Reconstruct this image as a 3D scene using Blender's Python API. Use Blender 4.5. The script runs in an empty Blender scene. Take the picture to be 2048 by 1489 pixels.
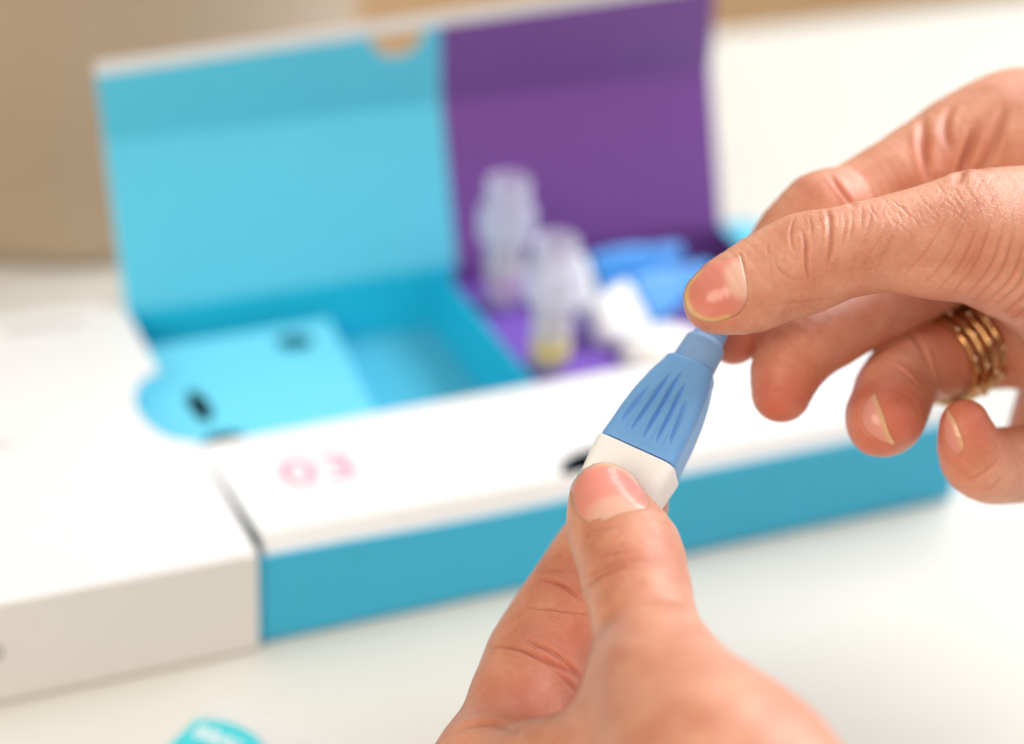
import bpy, bmesh, math, random
import numpy as np
from mathutils import Vector, Matrix, kdtree
from mathutils.geometry import tessellate_polygon

# ------------------------------------------------------------------ camera, light, exposure
S = bpy.context.scene
COL = S.collection
MM = 0.001
FPX = 4281.2183                       # focal length in pixels of a 2048 wide frame
CAM = np.array([-110.5453, -369.2164, 295.282])
ROT = np.array([[0.9197035, 0.15618806, -0.36020933],
                [-0.38960814, 0.47637686, -0.7882072],
                [0.04848683, 0.86525741, 0.4989776]])
cd = bpy.data.cameras.new('camera')
cam = bpy.data.objects.new('camera', cd); COL.objects.link(cam)
m4 = Matrix([list(ROT[i]) + [CAM[i] * MM] for i in range(3)] + [[0, 0, 0, 1]])
cam.matrix_world = m4
cd.sensor_width = 36.0; cd.lens = FPX * 36 / 2048
cd.clip_start = 0.01; cd.clip_end = 50
cd.dof.use_dof = True; cd.dof.focus_distance = 0.3685; cd.dof.aperture_fstop = 6.2; cd.dof.aperture_blades = 0
S.camera = cam

W = bpy.data.worlds.new('World'); S.world = W; W.use_nodes = True
bg = W.node_tree.nodes['Background']
bg.inputs[0].default_value = (1.0, 0.90, 0.77, 1); bg.inputs[1].default_value = 0.25

def area(name, loc, target, size, power, col):
    d = bpy.data.lights.new(name, 'AREA'); d.shape = 'RECTANGLE'; d.size = size[0]; d.size_y = size[1]
    d.energy = power; d.color = col
    o = bpy.data.objects.new(name, d); COL.objects.link(o); o.location = loc
    o.rotation_euler = (Vector(target) - Vector(loc)).to_track_quat('-Z', 'Y').to_euler()
area('window_light', (0.85, 0.0, 0.90), (0.06, 0.0, 0.05), (0.8, 0.8), 15.0, (0.89, 0.945, 1.0))
area('back_window', (1.1, 0.9, 1.2), (0.06, -0.05, 0.08), (0.9, 0.8), 9.0, (0.91, 0.95, 1.0))
area('room_light', (-0.80, -0.75, 0.80), (0.02, 0.0, 0.03), (0.8, 0.7), 9.5, (1.0, 0.86, 0.70))
S.view_settings.view_transform = 'Standard'; S.view_settings.look = 'None'
S.view_settings.exposure = 0.24; S.view_settings.gamma = 1.0
S.cycles.use_denoising = True
S.cycles.max_bounces = 10

def at(u, v, d):                      # image ray at a camera depth (mm) -> camera space mm
    return np.array([(u - 1024) / FPX * d, (744.5 - v) / FPX * d, -d])
def c2w(P):                           # camera space mm -> world metres
    return (np.asarray(P, float) @ ROT.T + CAM) * MM

# ------------------------------------------------------------------ materials
def lin(r, g, b):
    f = lambda c: (c / 12.92 if c <= 0.04045 else ((c + 0.055) / 1.055) ** 2.4)
    return (f(r / 255), f(g / 255), f(b / 255), 1)
def mat(name):
    m = bpy.data.materials.new(name); m.use_nodes = True
    nt = m.node_tree; return m, nt, nt.nodes['Principled BSDF']
def node(nt, t, **kw):
    n = nt.nodes.new(t)
    for k, v in kw.items():
        if k in n.inputs.keys(): n.inputs[k].default_value = v
        else: setattr(n, k, v)
    return n
def card(name, c, rough=0.5, var=0.05, scale=120, bump=0.03, spec=0.4):
    m, nt, b = mat(name)
    tc = node(nt, 'ShaderNodeTexCoord')
    n = node(nt, 'ShaderNodeTexNoise', Scale=scale, Detail=4.0)
    nt.links.new(tc.outputs['Object'], n.inputs['Vector'])
    mix = node(nt, 'ShaderNodeMix', data_type='RGBA')
    nt.links.new(n.outputs['Fac'], mix.inputs[0])
    mix.inputs[6].default_value = tuple(x * (1 - var) for x in c[:3]) + (1,)
    mix.inputs[7].default_value = tuple(min(1, x * (1 + var)) for x in c[:3]) + (1,)
    nt.links.new(mix.outputs[2], b.inputs['Base Color'])
    b.inputs['Roughness'].default_value = rough
    b.inputs['Specular IOR Level'].default_value = spec
    n2 = node(nt, 'ShaderNodeTexNoise', Scale=1800.0, Detail=3.0)
    nt.links.new(tc.outputs['Object'], n2.inputs['Vector'])
    bp = node(nt, 'ShaderNodeBump', Strength=bump, Distance=0.0003)
    nt.links.new(n2.outputs['Fac'], bp.inputs['Height']); nt.links.new(bp.outputs['Normal'], b.inputs['Normal'])
    return m
M = {}
M['white'] = card('white_card', (0.765, 0.755, 0.74, 1), 0.55, 0.02)
M['table'] = card('cream_tabletop', (0.655, 0.635, 0.575, 1), 0.38, 0.03, 18, 0.02)
M['cyan'] = card('cyan_card', lin(92, 200, 228), 0.45, 0.03)
M['cyan_out'] = card('cyan_outer_card', lin(58, 182, 222), 0.42, 0.03)
M['cyan_in'] = card('cyan_inner_card', lin(36, 200, 232), 0.45, 0.03)
M['insert'] = card('cyan_insert_card', lin(110, 206, 230), 0.5, 0.03)
M['purple'] = card('purple_card', lin(114, 70, 146), 0.42, 0.06)
M['purple_in'] = card('purple_insert_card', lin(118, 80, 178), 0.5, 0.04)
M['dark'] = card('soil_and_hole_shade', lin(84, 46, 42), 0.7, 0.1)  # pot soil, and the shade painted below the cut-outs of the tray
M['pink'] = card('pink_ink', lin(246, 142, 172), 0.5, 0.02)
M['grey'] = card('grey_ink', lin(150, 140, 138), 0.5, 0.02)
M['greydk'] = card('dark_grey_ink', lin(120, 124, 128), 0.5, 0.02)
M['teal'] = card('teal_ink', lin(62, 196, 204), 0.4, 0.02)
M['pot'] = card('taupe_ceramic', lin(186, 166, 145), 0.5, 0.06, 14)
M['wood'] = card('tan_floor', lin(228, 196, 150), 0.5, 0.10, 6)
M['wall'] = card('tan_wall', lin(236, 206, 166), 0.8, 0.05, 3)
M['cotton'] = card('white_pad', (0.82, 0.82, 0.82, 1), 0.8, 0.02)

def plastic(name, c, rough, sss, bump=0.05, var=0.05):
    m = card(name, c, rough, var, 300, bump, 0.45)
    b = m.node_tree.nodes['Principled BSDF']
    b.inputs['Subsurface Weight'].default_value = sss
    b.inputs['Subsurface Radius'].default_value = (1, 1, 1)
    b.inputs['Subsurface Scale'].default_value = 0.0012
    return m
M['blue'] = plastic('blue_plastic', lin(116, 174, 234), 0.40, 0.0, 0.05)
M['blue_cap'] = plastic('blue_cap_plastic', lin(132, 174, 222), 0.5, 0.25, 0.12)
M['joint'] = plastic('dark_blue_plastic', lin(48, 84, 140), 0.5, 0.0)
M['blue2'] = plastic('bright_blue_plastic', lin(66, 150, 226), 0.35, 0.2)
M['ivory'] = plastic('ivory_plastic', lin(253, 252, 249), 0.38, 0.4, 0.06, 0.03)
def clear(name, col, alpha, rough=0.08):
    m, nt, b = mat(name)
    b.inputs['Base Color'].default_value = col; b.inputs['Roughness'].default_value = rough
    lw = node(nt, 'ShaderNodeLayerWeight', Blend=0.35)
    mr = node(nt, 'ShaderNodeMapRange'); nt.links.new(lw.outputs['Facing'], mr.inputs[0])
    mr.inputs[3].default_value = alpha * 0.6; mr.inputs[4].default_value = min(1, alpha * 2.0)
    nt.links.new(mr.outputs[0], b.inputs['Alpha'])
    return m
M['vial'] = clear('clear_plastic', (0.95, 0.95, 1.0, 1), 0.46, 0.12)
M['vialcap'] = clear('frosted_cap_plastic', (0.84, 0.85, 1.0, 1), 0.36, 0.15)
M['film'] = clear('clear_film', (0.9, 0.9, 0.92, 1), 0.22, 0.2)
M['yellow'] = clear('yellow_gel', lin(250, 226, 90), 0.95, 0.3)
M['pinkgel'] = clear('pink_gel', lin(206, 160, 214), 0.6, 0.3)
def metal(name, c, r):
    m, nt, b = mat(name); b.inputs['Base Color'].default_value = c; b.inputs['Metallic'].default_value = 1; b.inputs['Roughness'].default_value = r
    return m
M['gold'] = metal('gold_metal', lin(205, 162, 112), 0.2)
M['silver'] = metal('pale_stone_metal', lin(235, 215, 185), 0.15)

def skin_material():
    m, nt, b = mat('skin'); L = nt.links.new
    tc = node(nt, 'ShaderNodeTexCoord')
    mp = node(nt, 'ShaderNodeMapping'); mp.inputs['Scale'].default_value = (1000, 1000, 1000)
    L(tc.outputs['Object'], mp.inputs['Vector'])
    a_red = node(nt, 'ShaderNodeAttribute', attribute_name='red')
    a_dry = node(nt, 'ShaderNodeAttribute', attribute_name='dry')
    a_rid = node(nt, 'ShaderNodeAttribute', attribute_name='ridge')
    a_cre = node(nt, 'ShaderNodeAttribute', attribute_name='crease')
    n1 = node(nt, 'ShaderNodeTexNoise', Scale=0.12, Detail=4.0, Roughness=0.6)
    n2 = node(nt, 'ShaderNodeTexNoise', Scale=0.9, Detail=5.0, Roughness=0.65)
    for n in (n1, n2): L(mp.outputs[0], n.inputs['Vector'])
    def mixc(fac, A, B, blend='MIX'):
        x = node(nt, 'ShaderNodeMix', data_type='RGBA', blend_type=blend)
        if hasattr(fac, 'links'): L(fac, x.inputs[0])
        else: x.inputs[0].default_value = fac
        for s, v in ((6, A), (7, B)):
            if hasattr(v, 'links'): L(v, x.inputs[s])
            else: x.inputs[s].default_value = v
        return x.outputs[2]
    def ramp(src, lo, hi):
        r = node(nt, 'ShaderNodeMapRange'); L(src, r.inputs[0])
        r.inputs[1].default_value = lo; r.inputs[2].default_value = hi; return r.outputs[0]
    base = mixc(ramp(n1.outputs['Fac'], 0.38, 0.64), lin(226, 174, 143), lin(200, 137, 105))
    base = mixc(ramp(n2.outputs['Fac'], 0.35, 0.75), base, lin(222, 152, 130))
    n4 = node(nt, 'ShaderNodeTexNoise', Scale=2.6, Detail=4.0, Roughness=0.7); L(mp.outputs[0], n4.inputs['Vector'])
    sp = node(nt, 'ShaderNodeMath', operation='MULTIPLY'); L(ramp(n4.outputs['Fac'], 0.42, 0.72), sp.inputs[0]); sp.inputs[1].default_value = 0.30
    base = mixc(sp.outputs[0], base, lin(202, 124, 96))
    base = mixc(a_red.outputs['Fac'], base, lin(206, 104, 80))
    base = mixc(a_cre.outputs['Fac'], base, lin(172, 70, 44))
    # fine polygonal skin relief
    v1 = node(nt, 'ShaderNodeTexVoronoi', feature='DISTANCE_TO_EDGE', Scale=0.8)
    v2 = node(nt, 'ShaderNodeTexVoronoi', feature='DISTANCE_TO_EDGE', Scale=1.5)
    nd = node(nt, 'ShaderNodeTexNoise', Scale=0.5, Detail=2.0)
    L(mp.outputs[0], nd.inputs['Vector'])
    va = node(nt, 'ShaderNodeVectorMath', operation='ADD')
    L(mp.outputs[0], va.inputs[0]); L(nd.outputs['Color'], va.inputs[1])
    for v in (v1, v2): L(va.outputs[0], v.inputs['Vector'])
    e1 = ramp(v1.outputs['Distance'], 0.0, 0.07); e2 = ramp(v2.outputs['Distance'], 0.0, 0.12)
    mul = node(nt, 'ShaderNodeMath', operation='MULTIPLY'); L(e1, mul.inputs[0]); L(a_dry.outputs['Fac'], mul.inputs[1])
    m2 = node(nt, 'ShaderNodeMath', operation='MULTIPLY'); L(e2, m2.inputs[0]); m2.inputs[1].default_value = 0.22
    n3 = node(nt, 'ShaderNodeTexNoise', Scale=4.0, Detail=3.0); L(mp.outputs[0], n3.inputs['Vector'])
    m3 = node(nt, 'ShaderNodeMath', operation='MULTIPLY_ADD'); L(n3.outputs['Fac'], m3.inputs[0]); m3.inputs[1].default_value = 0.25; L(m2.outputs[0], m3.inputs[2])
    ad = node(nt, 'ShaderNodeMath', operation='ADD'); L(mul.outputs[0], ad.inputs[0]); L(m3.outputs[0], ad.inputs[1])
    # papillary ridges
    ph = node(nt, 'ShaderNodeAttribute', attribute_name='phase')
    sn = node(nt, 'ShaderNodeMath', operation='SINE'); L(ph.outputs['Fac'], sn.inputs[0])
    rm = node(nt, 'ShaderNodeMath', operation='MULTIPLY'); L(sn.outputs[0], rm.inputs[0]); L(a_rid.outputs['Fac'], rm.inputs[1])
    ad2 = node(nt, 'ShaderNodeMath', operation='ADD'); L(ad.outputs[0], ad2.inputs[0]); L(rm.outputs[0], ad2.inputs[1])
    bp = node(nt, 'ShaderNodeBump', Strength=0.85, Distance=0.00014)
    L(ad2.outputs[0], bp.inputs['Height']); L(bp.outputs['Normal'], b.inputs['Normal'])
    L(base, b.inputs['Base Color'])
    b.inputs['Roughness'].default_value = 0.42; b.inputs['Specular IOR Level'].default_value = 0.55
    b.inputs['Subsurface Weight'].default_value = 0.75
    b.inputs['Subsurface Radius'].default_value = (1.0, 0.36, 0.2)
    b.inputs['Subsurface Scale'].default_value = 0.0013
    return m
M['skin'] = skin_material()
def nail_material():
    m, nt, b = mat('nail'); L = nt.links.new
    vc = node(nt, 'ShaderNodeAttribute', attribute_name='nail_col')
    L(vc.outputs['Color'], b.inputs['Base Color'])
    b.inputs['Roughness'].default_value = 0.24; b.inputs['Specular IOR Level'].default_value = 0.5
    b.inputs['Subsurface Weight'].default_value = 0.4; b.inputs['Subsurface Radius'].default_value = (1, 0.4, 0.25)
    b.inputs['Subsurface Scale'].default_value = 0.001
    tc = node(nt, 'ShaderNodeTexCoord'); n = node(nt, 'ShaderNodeTexNoise', Scale=900.0, Detail=3.0)
    L(tc.outputs['Object'], n.inputs['Vector'])
    bp = node(nt, 'ShaderNodeBump', Strength=0.06, Distance=0.0002); L(n.outputs['Fac'], bp.inputs['Height']); L(bp.outputs['Normal'], b.inputs['Normal'])
    return m
M['nail'] = nail_material()

# ------------------------------------------------------------------ object helpers
def obj(name, verts, faces, m, parent=None, smooth=False):
    me = bpy.data.meshes.new(name); me.from_pydata([tuple(map(float, v)) for v in verts], [], faces); me.update()
    if smooth: me.polygons.foreach_set('use_smooth', [True] * len(me.polygons))
    o = bpy.data.objects.new(name, me); COL.objects.link(o)
    if m: me.materials.append(m)
    if parent:
        o.parent = parent; o.matrix_parent_inverse = Matrix.Translation(parent.location).inverted()
    return o
def thing(name, label, cat, loc=(0, 0, 0), group=None):
    o = bpy.data.objects.new(name, None); COL.objects.link(o); o.empty_display_size = 0.01
    o.location = Vector(loc) * MM
    o['label'] = label; o['category'] = cat
    if group: o['group'] = group
    return o
def bm_obj(name, bm, m, parent=None, smooth=False, mod_bevel=0):
    bmesh.ops.recalc_face_normals(bm, faces=bm.faces)
    me = bpy.data.meshes.new(name); bm.to_mesh(me); bm.free()
    if smooth: me.polygons.foreach_set('use_smooth', [True] * len(me.polygons))
    o = bpy.data.objects.new(name, me); COL.objects.link(o); me.materials.append(m)
    if parent:
        o.parent = parent; o.matrix_parent_inverse = Matrix.Translation(parent.location).inverted()
    if mod_bevel:
        b = o.modifiers.new('bevel', 'BEVEL'); b.width = mod_bevel * MM; b.segments = 3; b.limit_method = 'ANGLE'
    return o
def add_hexa(bm, c8):                 # 8 corners: bottom 4 ccw, top 4 ccw (mm)
    v = [bm.verts.new(Vector(p) * MM) for p in c8]
    for f in ((3, 2, 1, 0), (4, 5, 6, 7), (0, 1, 5, 4), (1, 2, 6, 5), (2, 3, 7, 6), (3, 0, 4, 7)):
        bm.faces.new([v[i] for i in f])
def add_box(bm, x0, x1, y0, y1, z0, z1):
    add_hexa(bm, [(x0, y0, z0), (x1, y0, z0), (x1, y1, z0), (x0, y1, z0), (x0, y0, z1), (x1, y0, z1), (x1, y1, z1), (x0, y1, z1)])
def box(name, m, parent, *a, bevel=0):
    bm = bmesh.new(); add_box(bm, *a); return bm_obj(name, bm, m, parent, mod_bevel=bevel)
def add_slab(bm, outer, holes, to3d, thick):   # polygon with holes extruded; to3d(x, y, t) -> mm
    loops = [outer] + holes
    tris = tessellate_polygon([[Vector((x, y, 0)) for x, y in l] for l in loops])
    flat = [p for l in loops for p in l]
    A = [bm.verts.new(Vector(to3d(x, y, 0)) * MM) for x, y in flat]
    B = [bm.verts.new(Vector(to3d(x, y, thick)) * MM) for x, y in flat]
    for t in tris:
        try: bm.faces.new([A[i] for i in t]); bm.faces.new([B[i] for i in reversed(t)])
        except ValueError: pass
    k = 0
    for l in loops:
        n = len(l)
        for i in range(n):
            j = (i + 1) % n
            bm.faces.new([A[k + i], A[k + j], B[k + j], B[k + i]])
        k += n
def ell(cx, cy, ax, ay, n=28, a0=0, a1=360):
    return [(cx + ax * math.cos(math.radians(a0 + (a1 - a0) * i / n)), cy + ay * math.sin(math.radians(a0 + (a1 - a0) * i / n))) for i in range(n)]
def add_lathe(bm, prof, c, axis=(0, 0, 1), n=40, close=True):
    ax = Vector(axis).normalized(); t = Vector((1, 0, 0)) if abs(ax.x) < 0.9 else Vector((0, 1, 0))
    u = ax.cross(t).normalized(); w = ax.cross(u)
    rings = []
    for r, h in prof:
        rings.append([bm.verts.new((Vector(c) + ax * h + (u * math.cos(2 * math.pi * i / n) + w * math.sin(2 * math.pi * i / n)) * r) * MM) for i in range(n)])
    for a, b in zip(rings, rings[1:]):
        for i in range(n):
            bm.faces.new([a[i], a[(i + 1) % n], b[(i + 1) % n], b[i]])
    if close:
        bm.faces.new(rings[0]); bm.faces.new(rings[-1])
def text(name, s, size, m, parent, mtx, extrude=0.02, offset=0.0):
    cu = bpy.data.curves.new(name, 'FONT'); cu.body = s; cu.size = size * MM; cu.extrude = extrude * MM
    cu.align_x = 'CENTER'; cu.align_y = 'CENTER'; cu.offset = offset * MM
    t = bpy.data.objects.new(name + '_tmp', cu); COL.objects.link(t)
    bpy.context.view_layer.update()
    me = bpy.data.meshes.new_from_object(t.evaluated_get(bpy.context.evaluated_depsgraph_get()))
    bpy.data.objects.remove(t); me.materials.clear(); me.materials.append(m); me.transform(mtx)
    o = bpy.data.objects.new(name, me); COL.objects.link(o)
    o.parent = parent; o.matrix_parent_inverse = Matrix.Translation(parent.location).inverted()
    return o

# ------------------------------------------------------------------ setting
bm = bmesh.new(); add_box(bm, -900, 1300, -700, 315, -30, 0)
table = bm_obj('table', bm, M['table'], mod_bevel=2); table['kind'] = 'structure'; table['label'] = 'cream white table top'
fl = obj('floor', [(-4, -2, -.72), (4, -2, -.72), (4, 3, -.72), (-4, 3, -.72)], [(0, 1, 2, 3)], M['wood']); fl['kind'] = 'structure'
bm = bmesh.new(); add_box(bm, -2500, 3500, 1500, 1560, -719, 900)
wl = bm_obj('wall', bm, M['wall']); wl['kind'] = 'structure'

# ------------------------------------------------------------------ taupe pot
pot = thing('plant_pot', 'large round taupe pot standing behind the open box at the left', 'pot', (28, 274, 0))
bm = bmesh.new()
add_lathe(bm, [(80, 0), (83.5, 1.5), (85, 5), (86, 60), (88, 150), (89, 176), (88.3, 178.5), (86, 179), (84, 176), (82, 120), (80, 12), (0.5, 11)], (28, 274, 0.4), n=96)
bm_obj('body', bm, M['pot'], pot, smooth=True)
bm = bmesh.new(); add_lathe(bm, [(0.5, 12), (81.5, 12), (82.4, 150), (40, 156), (0.5, 158)], (28, 274, 0.4), n=64)
bm_obj('soil', bm, M['dark'], pot, smooth=True)

# ------------------------------------------------------------------ white sleeve
H, D = 26.5, 123.0
sleeve = thing('box_sleeve', 'plain white card sleeve with a half moon thumb notch at its end', 'box sleeve', (-130, 61, 0))
def sleeve_profile(inset, r):
    y0, y1, z0, z1 = inset, D - inset, 0.3 + inset, H - inset
    p = []
    for cx, cz, a in ((y1 - r, z0 + r, -90), (y1 - r, z1 - r, 0)):
        for k in range(5): p.append((cx + r * math.cos(math.radians(a + 22.5 * k)), cz + r * math.sin(math.radians(a + 22.5 * k))))
    ny = 90
    for k in range(1, ny): p.append((y1 - r + (y0 + r - (y1 - r)) * k / ny, z1))
    for cx, cz, a in ((y0 + r, z1 - r, 90), (y0 + r, z0 + r, 180)):
        for k in range(5): p.append((cx + r * math.cos(math.radians(a + 22.5 * k)), cz + r * math.sin(math.radians(a + 22.5 * k))))
    return p
def sx(y, z):
    if z > H - 1.5 and abs(y - 65.5) < 16.8: return -9.6 * math.sqrt(max(0, 1 - ((y - 65.5) / 16.8) ** 2))
    return 0.0
po, pi_ = sleeve_profile(0, 0.9), sleeve_profile(0.55, 0.4)
n = len(po); verts = []; faces = []
NX = 14
for lay, pr in enumerate((po, pi_)):
    for k in range(NX + 1):
        t = 1 - (1 - k / NX) ** 2
        for (y, z), (yo, zo) in zip(pr, po):
            xe = sx(yo, zo); x = -260 + (xe + 260) * t
            bow = 0.35 * math.sin(math.pi * min(max(y / D, 0), 1)) * (1 if z > 20 else 0)
            verts.append((x * MM, y * MM, (z + bow) * MM))
for lay in (0, 1):
    o_ = lay * (NX + 1) * n
    for k in range(NX):
        for i in range(n):
            j = (i + 1) % n; f = (o_ + k * n + i, o_ + k * n + j, o_ + (k + 1) * n + j, o_ + (k + 1) * n + i)
            faces.append(f if lay else f[::-1])
o1 = (NX + 1) * n
for i in range(n):
    j = (i + 1) % n; a = NX * n
    faces.append((a + i, a + j, o1 + a + j, o1 + a + i)); faces.append((j, i, o1 + i, o1 + j))
sb = obj('body', verts, faces, M['white'], sleeve, smooth=False)
# illegible grey print on the sleeve (out of focus lines of letters)
random.seed(4)
def scribble(name, x0, x1, y, h, slope, m, z):
    bm = bmesh.new(); x = x0
    while x < x1:
        w = random.uniform(0.9, 1.7)
        hh = h * random.choice((0.65, 0.65, 1.0))
        yy = y + slope * (x - x0)
        for (a, b, c, d) in ((x, x + 0.35, yy, yy + hh), (x + w - 0.35, x + w, yy, yy + h * 0.6), (x + .4, x + w - .4, yy + h * 0.3, yy + h * 0.42)):
            add_box(bm, a, b, c, d, z, z + 0.05)
        x += w + 0.6
    return bm_obj(name, bm, m, sleeve)
scribble('printed_line', -32, -12.5, 113.0, 3.2, 0.0, M['grey'], H + 0.24)
scribble('printed_line', -46, -40.5, 59.8, 2.8, 0.0, M['grey'], H + 0.36)
# grey printed circle on the front face
bm = bmesh.new()
add_slab(bm, ell(-57.6, 14.0, 1.75, 1.9, 36), [ell(-57.6, 14.0, 1.15, 1.3, 36)], lambda x, y, t: (x, -0.12 + t, y), 0.1)
bm_obj('printed_circle', bm, M['greydk'], sleeve)

# ------------------------------------------------------------------ tray with open lid
tray = thing('open_box', 'open cyan and purple test kit box with raised lid, white front strip printed 03', 'box', (92, 60, 0))
L = 184.0
bm = bmesh.new(); add_box(bm, -120, L, 3.0, 117.2, 0.9, 1.5); bm_obj('floor_panel', bm, M['cyan_in'], tray)
bm = bmesh.new()                                      # cyan outer front wall
nf = 24; xs = [0.3 + (L - 0.3) * i / nf for i in range(nf + 1)]
def flip(i): x = xs[i] / L; return 22.8 - 1.0 * math.sin(math.pi * min(1, x * 1.6)) ** 2
for i in range(nf):
    add_hexa(bm, [(xs[i], 1.9, 0.9), (xs[i + 1], 1.9, 0.9), (xs[i + 1], 2.6, 0.9), (xs[i], 2.6, 0.9),
                  (xs[i], 2.0, flip(i) + .8), (xs[i + 1], 2.0, flip(i + 1) + .8), (xs[i + 1], 2.6, flip(i + 1) + .8), (xs[i], 2.6, flip(i) + .8)])
bm_obj('front_wall', bm, M['cyan_out'], tray)
bm = bmesh.new(); add_box(bm, L - 0.6, L, 2.7, 117, 1.6, 25.4); bm_obj('end_wall', bm, M['cyan_out'], tray)
bm = bmesh.new(); add_box(bm, -60, 92.6, 117.2, 117.8, 1.6, 25.4); bm_obj('back_wall', bm, M['cyan_in'], tray)
bm = bmesh.new(); add_box(bm, 92.9, L, 117.2, 117.8, 1.6, 25.4); bm_obj('back_wall', bm, M['dark_purple'] if 'dark_purple' in M else M['purple'], tray)
# white front strip with half moon cut at its front edge
xc = 88.0
notch = [(xc - 12.0 * math.cos(math.radians(a)), 7.4 + 8.8 * math.sin(math.radians(a))) for a in range(0, 181, 12)]
outer = [(2.4, 7.0), (xc - 18, 7.0)] + notch + [(xc + 18, 7.0), (L, 7.0), (L, 49.2), (0.35, 46.8), (0.6, 34)]
bm = bmesh.new(); add_slab(bm, outer, [], lambda x, y, t: (x, y, H - t - 0.0), 0.5)
bm_obj('top_strip', bm, M['white'], tray)
bm = bmesh.new()                                      # rolled white lip
for i in range(nf):
    ring = []
    for ii in (i, i + 1):
        x = max(xs[ii], 2.6); zb = flip(ii)
        ring.append([(x, 7.2, H - .03), (x, 6.75, H - .1), (x, 6.4, H - .4), (x, 6.1, H - .9), (x, 4.0, zb + .3), (x, 3.2, zb - 2), (x, 3.7, zb - 2), (x, 4.5, zb + .3), (x, 6.6, H - 1.0), (x, 7.2, H - .6)])
    va = [[bm.verts.new(Vector(p) * MM) for p in r] for r in ring]
    k = len(va[0])
    for j in range(k):
        bm.faces.new([va[0][j], va[0][(j + 1) % k], va[1][(j + 1) % k], va[1][j]])
bmesh.ops.remove_doubles(bm, verts=bm.verts, dist=1e-6)
bm_obj('front_lip', bm, M['white'], tray)
bm = bmesh.new(); add_box(bm, 2.6, L - .8, 46.2, 46.7, 1.6, 25.9); bm_obj('strip_wall', bm, M['cyan_in'], tray)
box('notch_shade', M['dark'], tray, 70, 112, 3.0, 30, 10, 10.5)  # added dark sheet, its colour stands in for shade inside the half moon cut
# printed number 03 on the strip
Rz = Matrix.Rotation(math.radians(0), 4, 'Z')
text('printed_number', '0', 15.5, M['pink'], tray, Matrix.Translation(Vector((18.4, 27.5, H + 0.06)) * MM) @ Matrix.Diagonal((1.12, 1, 1, 1)), offset=0.16)
text('printed_number', '3', 15.5, M['pink'], tray, Matrix.Translation(Vector((28.0, 27.0, H + 0.06)) * MM) @ Matrix.Diagonal((1.12, 1, 1, 1)), offset=0.14)
# cyan insert with finger holes
ins_outer = [(-28, 44), (47.6, 44), (53.6, 110.0), (-28, 110.0)]
holes = [ell(41.0, 101.0, 5.0, 4.6), ell(8.6, 77.4, 2.6, 8.2), ell(10.0, 59.5, 5.6, 4.2)]
bm = bmesh.new(); add_slab(bm, ins_outer, holes, lambda x, y, t: (x, y, 18.2 - t), 0.6)
ins = bm_obj('insert', bm, M['insert'], tray)
bm = bmesh.new(); add_hexa(bm, [(47.1, 46.8, 1.6), (47.6, 46.8, 1.6), (53.4, 109.8, 1.6), (52.8, 109.8, 1.6), (47.1, 46.8, 17.5), (47.6, 46.8, 17.5), (53.4, 109.8, 17.5), (52.8, 109.8, 17.5)])
add_box(bm, -28, 53, 109.2, 109.8, 1.6, 17.5)
bm_obj('insert_side', bm, M['insert'], ins)
bm = bmesh.new(); add_box(bm, 24, 47, 47.0, 109.0, 13.7, 14.0); bm_obj('insert_floor', bm, M['cyan_in'], ins)
bm = bmesh.new(); add_box(bm, -28, 23.8, 47.0, 109.0, 1.7, 2.0); bm_obj('insert_floor', bm, M['dark'], ins)  # dark colour stands in for the unlit depth below the left holes
# well to the right of the insert
box('well_floor', M['cyan'], tray, 53.8, 86.2, 47.2, 117.0, 6.0, 6.6)
# divider and purple compartment
bm = bmesh.new(); add_box(bm, 86.5, 87.2, 46.9, 117.0, 1.7, 26.0); dv = bm_obj('divider', bm, M['cyan_in'], tray)
box('purple_insert', M['purple_in'], tray, 87.4, 118.0, 46.9, 117.0, 1.7, 18.0)
box('purple_floor', M['purple'], tray, 118.2, L - .8, 46.9, 117.0, 9.0, 9.6)
# the lid: main panel leaning back, front band, tuck flap folded away
lid_pts = [(117.1, 25.0), (132.5, 67.2), (129.7, 86.6)]
def panel(name, x0, x1, a, b, m, parent, th=0.5, hole=None, r0=0.0, r1=0.0, sk=0.0):
    (ya, za), (yb, zb) = a, b
    d = Vector((0, yb - ya, zb - za)); ln = d.length; d.normalize(); nrm = Vector((0, d.z, -d.y))
    outer = [(x0, 0), (x1, 0), (x1, ln)] + ([(x, ln - y) for x, y in hole] if hole else []) + [(x0, ln)]
    bm = bmesh.new()
    add_slab(bm, outer, [], lambda x, y, t: (x + sk * y / ln, ya + d.y * y + nrm.y * t, za + d.z * y + nrm.z * t + (r0 + (r1 - r0) * y / ln) * x / 174.0), th)
    return bm_obj(name, bm, m, parent)
XM = 93.0
lid = panel('lid', 0.4, XM, lid_pts[0], lid_pts[1], M['cyan'], tray)
lidp = panel('lid', XM, 175.8, lid_pts[0], lid_pts[1], M['purple'], tray); lidp['label'] = 'purple right half of the lid'
lid['label'] = 'cyan left half of the lid'
hole = [(81.0 + 7.6 * math.cos(math.radians(a)), 6.4 * math.sin(math.radians(a))) for a in range(0, 181, 12)]
panel('lid_band', 0.4, XM, lid_pts[1], lid_pts[2], M['cyan'], lid, hole=hole, r1=7.0, sk=-2.2)
panel('lid_band', XM, 175.4, lid_pts[1], lid_pts[2], M['purple'], lidp, r1=7.0, sk=-2.2)
panel('tuck_flap', -1.8, 173.0, (129.7, 86.75), (129.5, 90.2), M['white'], tray, r0=7.0, r1=7.0)
panel('lid_backing', 0.2, 175.9, (117.9, 25.6), (133.1, 67.0), M['white'], tray)
panel('lid_backing', 0.2, 175.9, (133.1, 67.3), (131.6, 78.0), M['white'], tray, r1=1.6)
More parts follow.
